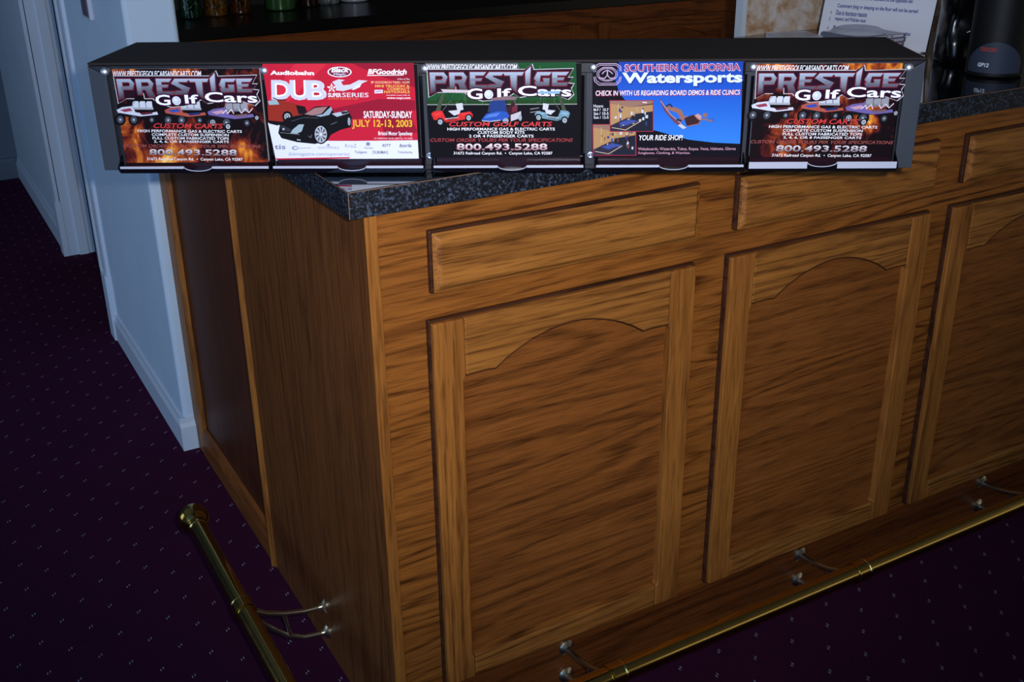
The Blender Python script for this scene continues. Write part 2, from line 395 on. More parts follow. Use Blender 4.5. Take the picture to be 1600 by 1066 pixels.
def drawer(x0, x1):
    bm = B(); box(bm, x0, x1, -T+0.006, -0.0096, ZRB, ZRT)
    v = []
    ins = 0.010
    top = [bm.verts.new(p) for p in ((x0+0.003, -T+0.006, ZRB+0.003), (x1-0.003, -T+0.006, ZRB+0.003), (x1-0.003, -T+0.006, ZRT-0.003), (x0+0.003, -T+0.006, ZRT-0.003))]
    out = [bm.verts.new(p) for p in ((x0+ins, -T, ZRB+ins), (x1-ins, -T, ZRB+ins), (x1-ins, -T, ZRT-ins), (x0+ins, -T, ZRT-ins))]
    for k in range(4): bm.faces.new((top[k], top[(k+1) % 4], out[(k+1) % 4], out[k]))
    bm.faces.new(out)
    df = bev(obj('drawer_front', bm, OAKX2, bar), 0.002, 2)
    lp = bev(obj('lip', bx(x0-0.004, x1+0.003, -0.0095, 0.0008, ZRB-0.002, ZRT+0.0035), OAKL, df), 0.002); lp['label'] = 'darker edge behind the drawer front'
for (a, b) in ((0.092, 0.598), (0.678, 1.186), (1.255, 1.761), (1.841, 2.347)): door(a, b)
for (a, b) in ((0.1, 0.600), (0.690, 1.189), (1.274, 1.765), (1.855, 2.35)): drawer(a, b)

top = thing('countertop', 'black speckled laminate countertop with a sharp corner on the oak bar', 'countertop', (0, 0, UND))
OVL, OVF = -0.0324, -0.0291
outline = [(OVL, OVF), (XE+0.05, OVF), (XE+0.05, 0.81), (0.32, 0.81), (0.32, 1.3655), (OVL, 1.3655)]
bm = B(); prism(bm, [(x+0.002 if x < 0 else x, y+0.002 if y < 0 else y) for x, y in outline], UND+0.0002, TOPZ-0.001, 2)
obj('slab', bm, LAM, top, top.location)
bm = B(); prism(bm, outline, TOPZ-0.0009, TOPZ, 2)
obj('top_sheet', bm, LAMTOP, top, top.location)
obj('front_edge', bx(OVL+0.0012, XE+0.05, OVF, OVF+0.0019, UND+0.0002, TOPZ-0.0024), LAM, top, top.location)
obj('end_edge', bx(OVL, OVL+0.0019, OVF+0.0012, 1.3655, UND+0.0002, TOPZ-0.0024), LAM, top, top.location)
bm = B(); box(bm, OVL+0.0012, XE+0.05, OVF, OVF+0.0018, TOPZ-0.0023, TOPZ-0.0010); box(bm, OVL, OVL+0.0018, OVF+0.0012, 1.3655, TOPZ-0.0023, TOPZ-0.0010); box(bm, OVL, OVL+0.0011, OVF, OVF+0.0011, UND+0.0002, TOPZ-0.0024)
s = obj('seam_line', bm, SEAM, top, top.location); s['label'] = 'thin brown seam between edge strip and top sheet'

# ------------------------------------------------------------------ brass foot rail
RO, RZ, RR = -0.163, 0.170, 0.0185
rail = thing('foot_rail', 'polished brass foot rail with ball end running around the bar base', 'foot rail', (RO, RO, 0))
cor = [(RO, RO+0.06-0.06*math.sin(t), RZ) if False else (RO+0.06-0.06*math.cos(t), RO+0.06-0.06*math.sin(t), RZ) for t in [k*math.pi/16 for k in range(9)]]
bm = B(); tube(bm, [(RO, 0.69, RZ), (RO, 0.3, RZ), (RO, 0.0, RZ)] + cor + [(0.3, RO, RZ), (1.2, RO, RZ), (XE, RO, RZ)], RR, 24)
obj('rail_pipe', bm, BRASS, rail, rail.location, 40)
bm = B(); prof = [(0.0, 0.0645)] + [(0.0335*math.cos(a), 0.031+0.0335*math.sin(a)) for a in [math.radians(d) for d in range(80, -52, -8)]] + [(0.0195, 0.003), (0.0205, 0.001), (0.021, 0.0), (0.021, -0.012), (0.0188, -0.014), (0.0187, -0.03)]
lathe(bm, prof, (RO, 0.69, RZ), (0, 1, 0), 32)
obj('ball_end', bm, BRASS, rail, rail.location, 40)
def bracket(c, along, outw):
    """c: point on the bar face at floor level; along: rail direction; outw: direction away from the bar"""
    a, o, c = Vector(along), Vector(outw), Vector(c)
    P = lambda d, z: c + o*d + Vector((0, 0, z))
    bm = B()
    cc = P(0.163, RZ)
    lathe(bm, [(RR+0.0003, -0.017), (RR+0.003, -0.0165), (RR+0.0032, -0.0135), (RR+0.0018, -0.012), (RR+0.0018, 0.012), (RR+0.0032, 0.0135), (RR+0.003, 0.0165), (RR+0.0003, 0.017)], cc, a, 28)
    br = obj('bracket', bm, BRASS, rail, rail.location, 35)
    for z in (0.115, 0.051):
        bm = B(); lathe(bm, [(0, 0.0), (0.0165, 0.0), (0.0165, 0.003), (0.013, 0.006), (0.0075, 0.009), (0.0062, 0.016), (0, 0.016)], P(0.0022 if o.y else 0.0, z), o, 24)
        obj('flange', bm, BRONZE, br, rail.location, 35)
    bm = B(); tube(bm, [P(0.012, 0.115), P(0.045, 0.118), P(0.085, 0.128), P(0.12, 0.142), P(0.148, 0.160)], [0.0062, 0.0055, 0.0055, 0.006, 0.007], 12)
    obj('arm', bm, BRONZE, br, rail.location, 60)
    bm = B(); tube(bm, [P(0.012, 0.051), P(0.05, 0.056), P(0.085, 0.074), P(0.115, 0.105), P(0.14, 0.135), P(0.153, 0.156)], [0.0062, 0.0055, 0.0055, 0.0055, 0.006, 0.006], 12)
    obj('arm', bm, BRONZE, br, rail.location, 60)
    bm = B(); tube(bm, [P(0.078, 0.070), P(0.082, 0.098), P(0.086, 0.129)], [0.005, 0.0032, 0.005], 10)
    obj('strut', bm, BRONZE, br, rail.location, 60)
bracket((0, 0.353, 0), (0, 1, 0), (-1, 0, 0))
for xb in (0.3483, 0.9444, 1.5256): bracket((xb, 0.0, 0), (1, 0, 0), (0, -1, 0))

# ------------------------------------------------------------------ flyer display case (own axes: x along the front, y to the back, z up)
DL, DD, DH = 1.1835, 0.200, 0.1565
DISP = Vector((-0.2953, 0.2755, TOPZ)); DRZ = math.atan2(-0.52517, 0.851)
disp = thing('flyer_display_case', 'long black counter display case with five clear flyer pockets', 'display case', DISP, DRZ)
bev(obj('case_body', bx(0.001, DL-0.001, 0.009, DD, 0.0005, DH-0.0045), DARKFACE, disp), 0.001)
bev(obj('case_lid', bx(0.0, DL, 0.0005, DD+0.001, DH-0.004, DH), CASETOP, disp), 0.001)
FWD = 0.026
def bezel(pts, mat=BEZEL):
    bm = B(); prism(bm, pts, 0.0, 0.0088, 1); bev(obj('bezel', bm, mat, disp), 0.0008)
H2 = DH-0.0045
bezel([(0, 0.0), (FWD-0.001, 0.0), (FWD-0.001, H2-0.014), (0, H2-0.0005)])
bezel([(DL, 0.0), (DL, H2-0.0005), (DL-FWD+0.001, H2-0.014), (DL-FWD+0.001, 0.0)])
bezel(mat=DARKFACE, pts=[(0.0005, H2), (FWD-0.0005, H2-0.0135), (DL-FWD+0.0005, H2-0.0135), (DL-0.0005, H2)])
bezel(mat=DARKFACE, pts=[(FWD-0.0005, 0.0), (DL-FWD+0.0005, 0.0), (DL-FWD+0.0005, 0.006), (FWD-0.0005, 0.006)])
for s0 in (0.257, 0.4855, 0.7195, 0.942):
    bev(obj('divider', bx(s0-0.008, s0+0.008, 0.001, 0.0088, 0.0061, H2-0.0136), DIVM, disp), 0.0006)
for s0, z0 in ((0.028, 0.1455), (0.257, 0.146), (0.485, 0.1475), (0.7215, 0.1475), (0.944, 0.1465), (1.158, 0.1445)):
    bm = B(); lathe(bm, [(0.0036, 0.012), (0.0036, -0.009), (0.0058, -0.009), (0.0060, -0.0105), (0.0048, -0.0135), (0.0025, -0.0148), (0, -0.0152)][::-1], (s0, 0.0, z0), (0, 1, 0), 20)
    obj('cap_bolt', bm, CHROME, disp, None, 50)
for s0 in (0.4855, 0.7195):
    bm = B(); lathe(bm, [(0, -0.0028), (0.0012, -0.0028), (0.0016, -0.0012), (0.0036, -0.0018), (0.0050, -0.0014), (0.0054, 0.0), (0.0054, 0.003)], (s0, 0.0, 0.020), (0, 1, 0), 20)
    obj('screw', bm, SCREWM, disp, None, 50)

CARDS = [(0.0395, 0.2500, 0.0145, 0.1495), (0.2635, 0.4745, 0.0195, 0.1535), (0.4965, 0.7045, 0.0215, 0.1535), (0.7300, 0.9325, 0.0215, 0.1535), (0.9470, 1.1480, 0.0195, 0.1510)]
for k, (a, b, z0, z1) in enumerate(CARDS):
    pa, pb = a-0.004, b+0.005
    p = bev(obj('pocket', bx(pa, pb, -0.0028, -0.0006, 0.004, z1-0.018), ACRYL, disp), 0.0004)
    bev(obj('tray', bx(pa, pb, -0.030, -0.0029, 0.0030, 0.0052), ACRYL, p), 0.0004)
    m = (a+b)/2 + (0.0 if k == 4 else 0.006); tall = 0.0165 if k == 4 else 0.0128
    # front lip with a half-round thumb notch
    pts = [(pa, 0.0053), (pb, 0.0053), (pb, tall), (m+0.021, tall)] + [(m+0.021*math.cos(t), tall-0.0068*math.sin(t)) for t in [math.pi*q/10 for q in range(1, 10)]] + [(m-0.021, tall), (pa, tall)]
    bm = B(); prism(bm, pts, -0.030, -0.0285, 1); obj('lip', bm, ACRYL, p)
    bm = B()
    lo = tall-0.0030 if k != 4 else 0.0075
    for e0, e1 in ((pa+0.001, m-0.0212), (m+0.0212, pb-0.001)): obj('lip_edge', bx(e0, e1, -0.0306, -0.0281, lo, tall+0.0003), FROST, p)
    obj('reflection_riser', bx(a, b, -0.0134, -0.0030, 0.0054, z0-0.0002), CARDREFL, p)  # added riser; its dark red paints in the card's reflection
    bm = B(); tube(bm, [(m+0.0212*math.cos(t), -0.0296, tall-0.0068*math.sin(t)) for t in [math.pi*q/14 for q in range(15)]], 0.0007, 6)
    obj('notch_edge', bm, FROST, p)
    # small clear gussets at the lower corners
    for e0, e1 in ((pa-0.0016, pa-0.0002), (pb+0.0002, pb+0.0016)):
        bm = B(); prism(bm, [(-0.0298, 0.0053), (-0.0110, 0.0053), (-0.0110, 0.026), (-0.0298, 0.0125)], e0, e1, 0); obj('gusset', bm, ACRYL, p)

# ------------------------------------------------------------------ print on the flyers
def rect(px, py):
    """front of the case: photograph measurements rectified to (along, up) in metres"""
    xl = 141+(py-100)*21/167; xr = 1443-(py-94)*21/166
    s_ = (px-xl)/(xr-xl)*DL
    q = (px-790)/650
    yt = 91.0+5.6*q*q-3.0*q; yb = 262.6+1.6*q*q-2.6*q
    return s_, DH*(1-(py-yt)/(yb-yt))
YP = -0.0125
class Print:
    def __init__(s, ds=0.0, dz=0.0): s.v = []; s.f = []; s.c = []; s.k = 0; s.ds = ds; s.dz = dz
    def P(s, x, y):
        a, z = rect(x, y); a += s.ds; z += s.dz; return (0.59+(a-0.59)*0.993, YP-0.0002-s.k*1.2e-5, z)
    def poly(s, pts, col, cols=None):
        s.k += 1; i = len(s.v)
        for n_, p in enumerate(pts):
            s.v.append(s.P(*p)); s.c.append(lin(cols[n_] if cols else col))
        s.f.append(list(range(i, i+len(pts))))
    def grad(s, pts, stops):
        def g(y):
            for (y0, c0), (y1, c1) in zip(stops, stops[1:]):
                if y <= y1:
                    u = max(0, min(1, (y-y0)/(y1-y0))); return tuple(a+(b-a)*u for a, b in zip(c0, c1))
            return stops[-1][1]
        s.poly(pts, None, [g(p[1]) for p in pts])
    def disc(s, x, y, r, col, ry=None, n=20):
        ry = ry or r; s.poly([(x+r*math.cos(2*math.pi*k/n), y+ry*math.sin(2*math.pi*k/n)) for k in range(n)], col)
    def line(s, pts, wd, col):
        for (x0, y0), (x1, y1) in zip(pts, pts[1:]):
            d = math.hypot(x1-x0, y1-y0) or 1; nx, ny = -(y1-y0)/d*wd/2, (x1-x0)/d*wd/2
            s.poly([(x0+nx, y0+ny), (x1+nx, y1+ny), (x1-nx, y1-ny), (x0-nx, y0-ny)], col)
    def text(s, body, x0, x1, y0, y1, col, bold=0.0, shear=0.0, rise=0.0, stops=None):
        """lettering fitted to the box x0..x1, y0 (top)..y1 (bottom)"""
        vs, fs = textmesh(body, bold, shear)
        ax, bx_, ay, by = min(v[0] for v in vs), max(v[0] for v in vs), min(v[1] for v in vs), max(v[1] for v in vs)
        s.k += 1; i = len(s.v)
        for x, y in vs:
            u = (x-ax)/(bx_-ax); px = x0+(x1-x0)*u; py = y1+(y0-y1)*(y-ay)/(by-ay) - rise*u
            s.v.append(s.P(px, py))
            c = col
            if stops:
                t_ = (y-ay)/(by-ay); c = tuple(a+(b-a)*t_ for a, b in zip(stops[1], stops[0]))
            s.c.append(lin(c))
        for f in fs: s.f.append([i+q for q in f])
    def build(s, name, parent, mat=INK):
        me = bpy.data.meshes.new(name); me.from_pydata(s.v, [], s.f)
        at = me.color_attributes.new('ink', 'FLOAT_COLOR', 'POINT')
        for k, c in enumerate(s.c): at.data[k].color = c
        return link(name, me, mat, parent)
_tc = {}
def textmesh(body, bold, shear):
    key = (body, bold, shear)
    if key not in _tc:
        cu = bpy.data.curves.new('lettering', 'FONT'); cu.body = body; cu.size = 1; cu.offset = bold; cu.shear = shear; cu.resolution_u = 3
        o = bpy.data.objects.new('lettering', cu); C.objects.link(o)
        dg = bpy.context.evaluated_depsgraph_get(); dg.update()
        me = o.evaluated_get(dg).to_mesh()
        _tc[key] = ([(v.co.x, v.co.y) for v in me.vertices], [list(p.vertices) for p in me.polygons])
        bpy.data.objects.remove(o); bpy.data.curves.remove(cu)
    return _tc[key]

Z8 = lambda pts: [(670+x/6.4, 90+y/6.4) for x, y in pts]        # measurements of the logo
LOGO = []
def L(*polys): LOGO.extend(polys)
P_ = [[(70,108),(125,108),(120,292),(78,312)], [(70,108),(212,108),(195,140),(70,140)], [(212,108),(247,150),(205,158),(190,138)], [(247,150),(222,212),(190,180),(205,158)], [(222,212),(110,214),(110,182),(190,180)]]
L(*P_); L(*[[(x+194, y) for x, y in q] for q in P_[1:]]); L([(264,108),(318,108),(315,262),(272,262)], [(352,210),(408,205),(445,292),(385,292)])
L([(470,105),(524,105),(520,262),(470,238)], [(470,105),(632,105),(602,137),(470,137)], [(470,165),(592,165),(577,190),(470,190)], [(470,232),(645,232),(622,260),(470,260)])
L([(662,105),(808,105),(782,137),(690,137)], [(662,105),(700,137),(690,168),(622,152)], [(622,152),(672,140),(808,195),(742,222)], [(808,195),(765,258),(632,258),(660,228),(735,222)])
L([(795,105),(1006,105),(988,137),(818,137)], [(868,120),(938,120),(928,305),(880,255)])
L([(1020,102),(1076,48),(1062,240),(1022,240)])
L([(1140,105),(1282,105),(1256,137),(1165,137)], [(1140,105),(1172,137),(1155,232),(1106,165)], [(1112,200),(1252,200),(1250,234),(1128,240)], [(1195,165),(1258,165),(1252,234),(1212,234)])
L([(1286,105),(1338,105),(1332,236),(1286,236)], [(1286,105),(1452,105),(1422,137),(1286,137)], [(1286,158),(1408,158),(1392,184),(1286,184)], [(1286,208),(1444,208),(1422,238),(1286,238)])
PLATE = [(48,82),(1012,82),(1086,30),(1102,84),(1496,74),(1440,160),(1492,160),(1440,215),(1500,222),(1470,262),(1496,320),(1440,372),(1250,300),(960,350),(900,310),(850,345),(720,375),(600,385),(470,352),(420,300),(335,300),(330,245),(240,250),(235,300),(150,300),(60,350)]
SIL = [(90, (196, 212, 232)), (106, (176, 192, 212)), (120, (112, 116, 132)), (138, (58, 48, 58))]
def brand_block(p):
    p.text('www.PrestigeGolfCarsAndCarts.com'.replace('www', 'WWW').upper(), 676.5, 817, 94.5, 103.2, (245, 245, 250), 0.012, 0.25)
    cx = sum(a for a, b in PLATE)/len(PLATE); cy = sum(b for a, b in PLATE)/len(PLATE)
    p.poly(Z8([(a+(8 if a > cx else -8), b+(7 if b > cy else -7)) for a, b in PLATE]), (196, 190, 196))
    p.poly(Z8(PLATE), (38, 10, 30))
    for q in LOGO:
        mx = sum(a for a, b in q)/len(q); my = sum(b for a, b in q)/len(q)
        p.poly(Z8([(mx+(a-mx)*1.0+(9 if a > mx else -9), my+(b-my)+(8 if b > my else -8)) for a, b in q]), (120, 34, 52))
    for q in LOGO: p.grad(Z8(q), SIL)
    g = lambda x, y: (670+x/6.4, 90+y/6.4)
    for bold, col in ((0.07, (52, 12, 52)), (0.02, (248, 246, 252))):
        e = 1.6 if bold > 0.05 else 0
        (x0, y0), (x1, y1) = g(440, 262), g(592, 368); p.text('G', x0-e, x1+e, y0-e, y1+e, col, bold)
        (x0, y0), (x1, y1) = g(740, 262), g(880, 350); p.text('lf', x0-e, x1+e, y0-e, y1+e, col, bold)
        (x0, y0), (x1, y1) = g(945, 235), g(1475, 335); p.text('Cars', x0-e, x1+e, y0-e, y1+e, col, bold, 0.0, -1.5)
        x0, y0 = g(655, 322); p.disc(x0, y0, 8.0 if e else 6.8, col)
    x0, y0 = g(655, 322); p.disc(x0, y0, 5.8, (196, 204, 220)); p.disc(x0-0.8, y0-0.8, 4.2, (214, 222, 236)); p.disc(x0-1.2, y0-1.4, 2.2, (232, 238, 246))
def wheel(p, x, y, r, rim=(170, 180, 195)):
    p.disc(x, y, r, (14, 14, 18), r*1.08); p.disc(x, y, r*0.62, rim, r*0.68); p.disc(x, y, r*0.36, (90, 96, 108)); p.disc(x, y, r*0.16, (200, 205, 215))
def buggy(p, x, y, body, seat, w_=62, accent=(40, 60, 150)):
    """raised off-road cart seen from the side-front"""
    k = w_/62.0; q = lambda a, b: (x+a*k, y+b*k)
    p.poly([q(4, 18), q(58, 18), q(60, 22), q(6, 23)], (22, 18, 26))
    for a in (5, 25, 52): wheel(p, *q(a, 27), (8.0 if a < 40 else 5.5)*k, (70, 72, 84))
    p.poly([q(0, 13), q(8, 9), q(24, 7), q(28, 16), q(44, 18), q(60, 15), q(62, 19), q(36, 22), q(22, 20), q(10, 18), q(2, 17)], body)
    p.poly([q(5, 13), q(20, 10), q(24, 14), q(12, 16)], accent)
    p.poly([q(34, 17), q(52, 15), q(54, 18), q(38, 20)], tuple(int(c*0.6) for c in accent))
    for a in (24, 34, 44):
        p.poly([q(a, 3), q(a+2, 0), q(a+9, 0), q(a+10, 9), q(a+1, 9)], seat); p.poly([q(a, 9), q(a+11, 9), q(a+11, 12), q(a+1, 12)], tuple(int(c*0.82) for c in seat))
    p.line([q(22, 8), q(28, 0)], 1.0, (120, 124, 140))

def flyer_flames(p):
    buggy(p, 186, 154, (206, 210, 226), (206, 210, 222), 66, (150, 60, 80)); buggy(p, 262, 154, (176, 84, 70), (196, 200, 214), 66, (52, 78, 170)); buggy(p, 330, 154, (110, 96, 160), (150, 152, 162), 74, (196, 150, 170))
    wheel(p, 338, 186, 7, (150, 155, 165)); wheel(p, 362, 192, 5.5, (190, 195, 205)); wheel(p, 408, 178, 4.5, (170, 172, 180))
    p.line([(354, 172), (360, 166), (362, 172), (368, 165), (372, 172)], 1.3, (236, 214, 226)); p.line([(380, 165), (384, 171), (390, 164), (396, 170), (402, 163)], 1.3, (236, 214, 226))
def flyer_flames_text(p):
    p.text('CUSTOM CARTS', 244, 355, 187, 195.5, (60, 12, 18), 0.03, 0.2); p.text('CUSTOM CARTS', 244.5, 354.5, 187.4, 195, (214, 62, 62), 0.012, 0.2)
    p.text('HIGH PERFORMANCE GAS & ELECTRIC CARTS', 219, 384, 197.3, 201.6, (238, 236, 240), 0.016)
    p.text('COMPLETE CUSTOM SUSPENSION', 241, 363, 203, 207.2, (238, 236, 240), 0.016)
    p.text('FULL CUSTOM FABRICATED TOPS', 242, 363, 208.5, 212.7, (238, 236, 240), 0.016)
    p.text('2, 4, 6, OR 8 PASSENGER CARTS', 244, 363, 214, 218.4, (238, 236, 240), 0.016)
    p.text('CUSTOM ORDER YOURS PER YOUR SPECIFICATIONS', 195, 413, 220.5, 225.5, (150, 78, 74), 0.014, 0.2)
    p.text('800.493.5288', 235, 376, 227.6, 238.6, (48, 20, 24), 0.045); p.text('800.493.5288', 236, 375, 228.2, 238, None, 0.02, 0, 0, ((236, 230, 236), (130, 110, 118)))
    p.text('31672 Railroad Canyon Rd.  \u2022  Canyon Lake, CA 92587', 232, 384, 241.4, 247.2, (242, 238, 240), 0.012)

def flyer_dub(p):
    RED, DK, LT = (196, 30, 56), (150, 22, 48), (214, 44, 66)
    p.poly([(419, 95.5), (656, 93), (661, 242), (436, 246)], RED)
    p.poly([(470, 95), (520, 95), (440, 170), (428, 150)], LT); p.poly([(560, 94), (656, 93), (657, 130), (600, 112)], DK); p.poly([(520, 165), (600, 148), (657, 150), (658, 165), (560, 180)], DK); p.poly([(600, 170), (640, 150), (660, 200), (610, 212)], DK)
    p.poly([(425, 186), (450, 185), (480, 200), (520, 214), (560, 214), (660, 212.5), (661, 242), (436, 246)], (226, 228, 242))
    p.text('Audiobahn', 431, 500, 105.5, 112, (246, 244, 248), 0.045)
    p.disc(540, 107, 19, (236, 236, 246), 8.0, 28); p.disc(540, 107, 17, (126, 30, 60), 6.6, 28); p.text('Black', 527, 555, 100, 107.6, (244, 242, 248), 0.035, 0.2); p.text('Magic', 530, 550, 108.2, 113, (196, 190, 210), 0.03, 0.2)
    p.text('BFGoodrich', 584, 645, 102.2, 110.2, (248, 246, 250), 0.035, 0.2); p.line([(583, 112), (640, 111.2)], 1.2, (246, 244, 248))
    p.text('A Part of The', 630, 649, 116, 118.6, (236, 220, 226), 0.01); p.text('BF GOODRICH TIRES / NOPI', 589, 649, 120.6, 124.2, (236, 200, 150), 0.014)
    YL = (232, 186, 92)
    p.text("MINI TRUCKIN' &", 595, 649, 126, 130, YL, 0.02); p.text('COMPACT', 614, 649, 130.8, 134.6, YL, 0.02); p.text('NATIONALS', 609, 649, 135, 139, YL, 0.02)
    p.poly([(594, 134), (607, 133.6), (607, 139), (594, 139.4)], (222, 214, 230)); p.line([(596, 137), (605, 135.5)], 0.8, (120, 60, 120))
    p.text('complete event info at', 612, 649, 141, 143.4, (236, 220, 226), 0.01); p.text('www.nopi.com', 613, 650, 144.6, 149, (248, 246, 250), 0.012)
    # DUB logotype: outlined round letters
    for bold, c in ((0.05, (250, 250, 255)), (0.012, (206, 208, 226))):
        p.text('D', 432, 464, 119.6, 150, c, bold); p.text('U', 461, 492, 119.6, 150.5, c, bold); p.text('B', 488, 519, 119.6, 150, c, bold)
    st = []
    for k in range(10):
        r_ = 8.2 if k % 2 == 0 else 3.4; a_ = -math.pi/2+k*math.pi/5; st.append((527+r_*math.cos(a_), 131.5+r_*math.sin(a_)*0.95))
    p.poly(st, (244, 242, 248)); p.disc(527, 131.8, 3.0, (180, 60, 84)); p.disc(527, 131.8, 1.6, (244, 242, 248))
    SV = (210, 208, 218)
    p.poly([(534, 130), (528, 122), (538, 118), (548, 119), (542, 122), (545, 127), (556, 126)], SV); p.poly([(545, 127), (556, 126), (570, 119), (584, 120), (575, 124), (560, 132), (545, 136), (533, 135), (534, 130)], SV); p.poly([(558, 134), (566, 127), (575, 123), (571, 130), (562, 134)], (228, 226, 234))
    p.text('SUPER', 521, 542, 139, 145.6, (240, 238, 246), 0.03); p.text('SERIES', 543, 584.5, 138.4, 145.4, (222, 220, 232), 0.008); p.text('NATIONAL CAR SHOW TOUR', 521, 568, 147, 149, (214, 130, 80), 0.012)
    # red off-roader behind
    p.poly([(425, 152), (446, 150), (470, 156), (482, 160), (488, 170), (470, 178), (448, 186), (426, 184)], (150, 44, 34)); p.poly([(426, 152), (440, 150), (444, 157), (428, 158)], (150, 180, 190)); p.poly([(470, 158), (484, 160), (489, 172), (474, 172)], (26, 18, 24))
    p.poly([(426, 182), (447, 184), (470, 176), (470, 182), (440, 190), (427, 187)], (24, 14, 20)); wheel(p, 456, 176, 8, (170, 172, 180)); p.line([(434, 147), (442, 150), (456, 150)], 1.4, (40, 20, 24))
    # black convertible
    p.poly([(441, 202), (444, 188), (455, 178), (482, 172), (500, 160), (524, 159), (530, 170), (552, 166), (557, 176), (556, 192), (540, 196), (524, 204), (518, 214), (498, 219), (470, 216), (446, 210)], (16, 14, 20))
    p.poly([(483, 172), (500, 162), (520, 160), (510, 171), (496, 174)], (160, 120, 120)); p.poly([(500, 174), (512, 172), (525, 160), (527, 165), (522, 173), (508, 176)], (150, 168, 184)); p.poly([(526, 171), (550, 166), (553, 170), (534, 176)], (180, 186, 200)); p.poly([(540, 168), (551, 167), (552, 170), (543, 172)], (40, 40, 52))
    p.poly([(464, 196), (474, 188), (482, 188), (478, 199), (470, 203), (460, 202)], (156, 176, 184)); p.poly([(444, 190), (450, 190), (462, 196), (460, 200), (446, 198)], (44, 44, 54)); p.disc(449.5, 195.5, 1.8, (170, 172, 180)); p.line([(444, 201), (474, 204)], 0.8, (120, 124, 134))
    p.line([(462, 183), (482, 177), (505, 178)], 0.7, (80, 84, 98)); p.line([(524, 188), (534, 184)], 0.8, (110, 112, 124)); p.line([(470, 212), (476, 213)], 1.5, (190, 190, 200)); p.line([(488, 206), (492, 209), (494, 204)], 0.9, (110, 112, 124))
    p.disc(508, 203.5, 11.5, (12, 12, 16), 15.5, 26); p.disc(508, 203.5, 9.6, (176, 180, 192), 13.4, 26)
    for k in range(9):
        a_ = k*2*math.pi/9; p.poly([(508+2*math.cos(a_+.3), 203.5+2.8*math.sin(a_+.3)), (508+8.4*math.cos(a_-.16), 203.5+11.6*math.sin(a_-.16)), (508+8.4*math.cos(a_+.16), 203.5+11.6*math.sin(a_+.16))], (60, 62, 74))
    p.disc(508, 203.5, 2, (220, 222, 230)); p.disc(552.5, 183, 3.6, (14, 14, 18), 8.5); p.disc(553, 183, 2.2, (150, 156, 170), 6.5)
    p.text('SATURDAY-SUNDAY', 576, 652, 166.6, 177.6, (248, 246, 250), 0.02); p.text('JULY 12-13, 2003', 557, 652.5, 179.4, 196, (120, 20, 36), 0.05); p.text('JULY 12-13, 2003', 557.5, 652, 180, 195, (238, 176, 58), 0.03)
    p.text('Bristol Motor Speedway', 598.5, 652, 198.4, 206.6, (248, 244, 248), 0.012); p.text('151 SPEEDWAY BLVD, BRISTOL, TN 37620', 592, 652, 208.4, 211.2, (240, 214, 222), 0.008)
    G = (128, 130, 160)
    p.text('tis', 434.5, 452, 220, 227.5, G, 0.02); p.disc(467, 225.5, 5, G, 3.2); p.disc(467.5, 225.5, 3.2, (226, 228, 242), 2); p.line([(471, 226), (492, 225)], 1.2, (170, 172, 196))
    p.text('SOUTHPOLE', 503, 536, 222.6, 226.6, (150, 152, 176), 0.0); p.disc(519.5, 220.5, 2, (150, 152, 176)); p.text('KroZ', 546, 564, 218.6, 224.4, (150, 140, 178), 0.0); p.disc(582, 218.5, 3.4, (132, 138, 172), 3); p.text('Sunset', 576, 590, 222.6, 226.4, G, 0.0, 0.2)
    p.text('RSTT', 604, 618, 218.6, 223, (84, 88, 124), 0.02, 0.3); p.text('borla', 631, 650, 218, 223.6, (96, 98, 132), 0.02, 0.3)
    p.text('Tailgate', 560.5, 580, 229.6, 234.6, (110, 112, 142), 0.012); p.text('DUB/MAG', 589, 613, 229.4, 234.2, (96, 98, 128), 0.012); p.text('Yokohama', 628, 651, 229.4, 233.4, (120, 122, 150), 0.012)
    p.text('dubmagazine.com/superseries', 456, 552.5, 231.6, 239.4, (168, 172, 196), 0.012); p.poly([(436, 242.2), (552.6, 239.6), (552.8, 241.8), (436.2, 244.4)], (190, 34, 70))

def cart(p, q, body, roof, seat, flip=1):
    p.poly([q(0, 34), q(6, 28), q(26, 26), q(34, 44), q(60, 42), q(66, 32), q(92, 28), q(98, 36), q(96, 44), q(60, 50), q(36, 54), q(24, 50), q(6, 48)], body)
    p.poly([q(36, 42), q(62, 38), q(58, 44), q(40, 48)], (26, 24, 34)); p.poly([q(40, 27), q(70, 24), q(66, 34), q(54, 38)], seat); p.poly([q(58, 10), q(74, 8), q(76, 24), q(62, 27)], seat)
    p.line([q(32, 46), q(64, 42)], 1.2, (186, 190, 198)); p.line([q(28, 26), q(44, 4)], 0.9, (96, 98, 100)); p.line([q(20, 26), q(30, -18)], 1.6, (88, 92, 80)); p.poly([q(10, 28), q(22, 25), q(32, -12), q(26, -14)], (70, 78, 60))
    p.line([q(26, 47), q(34, 52), q(62, 46)], 1.0, tuple(int(c*0.55) for c in body))
    p.poly([q(4, 33), q(22, 30), q(26, 36), q(10, 40)], tuple(min(255, int(c*1.18)) for c in body)); p.poly([q(70, 33), q(90, 31), q(92, 35), q(72, 38)], tuple(min(255, int(c*1.18)) for c in body))
    p.poly([q(24, -24), q(90, -22), q(86, -16), q(30, -16)], roof); p.line([q(78, -16), q(84, 12)], 0.8, (90, 92, 92))
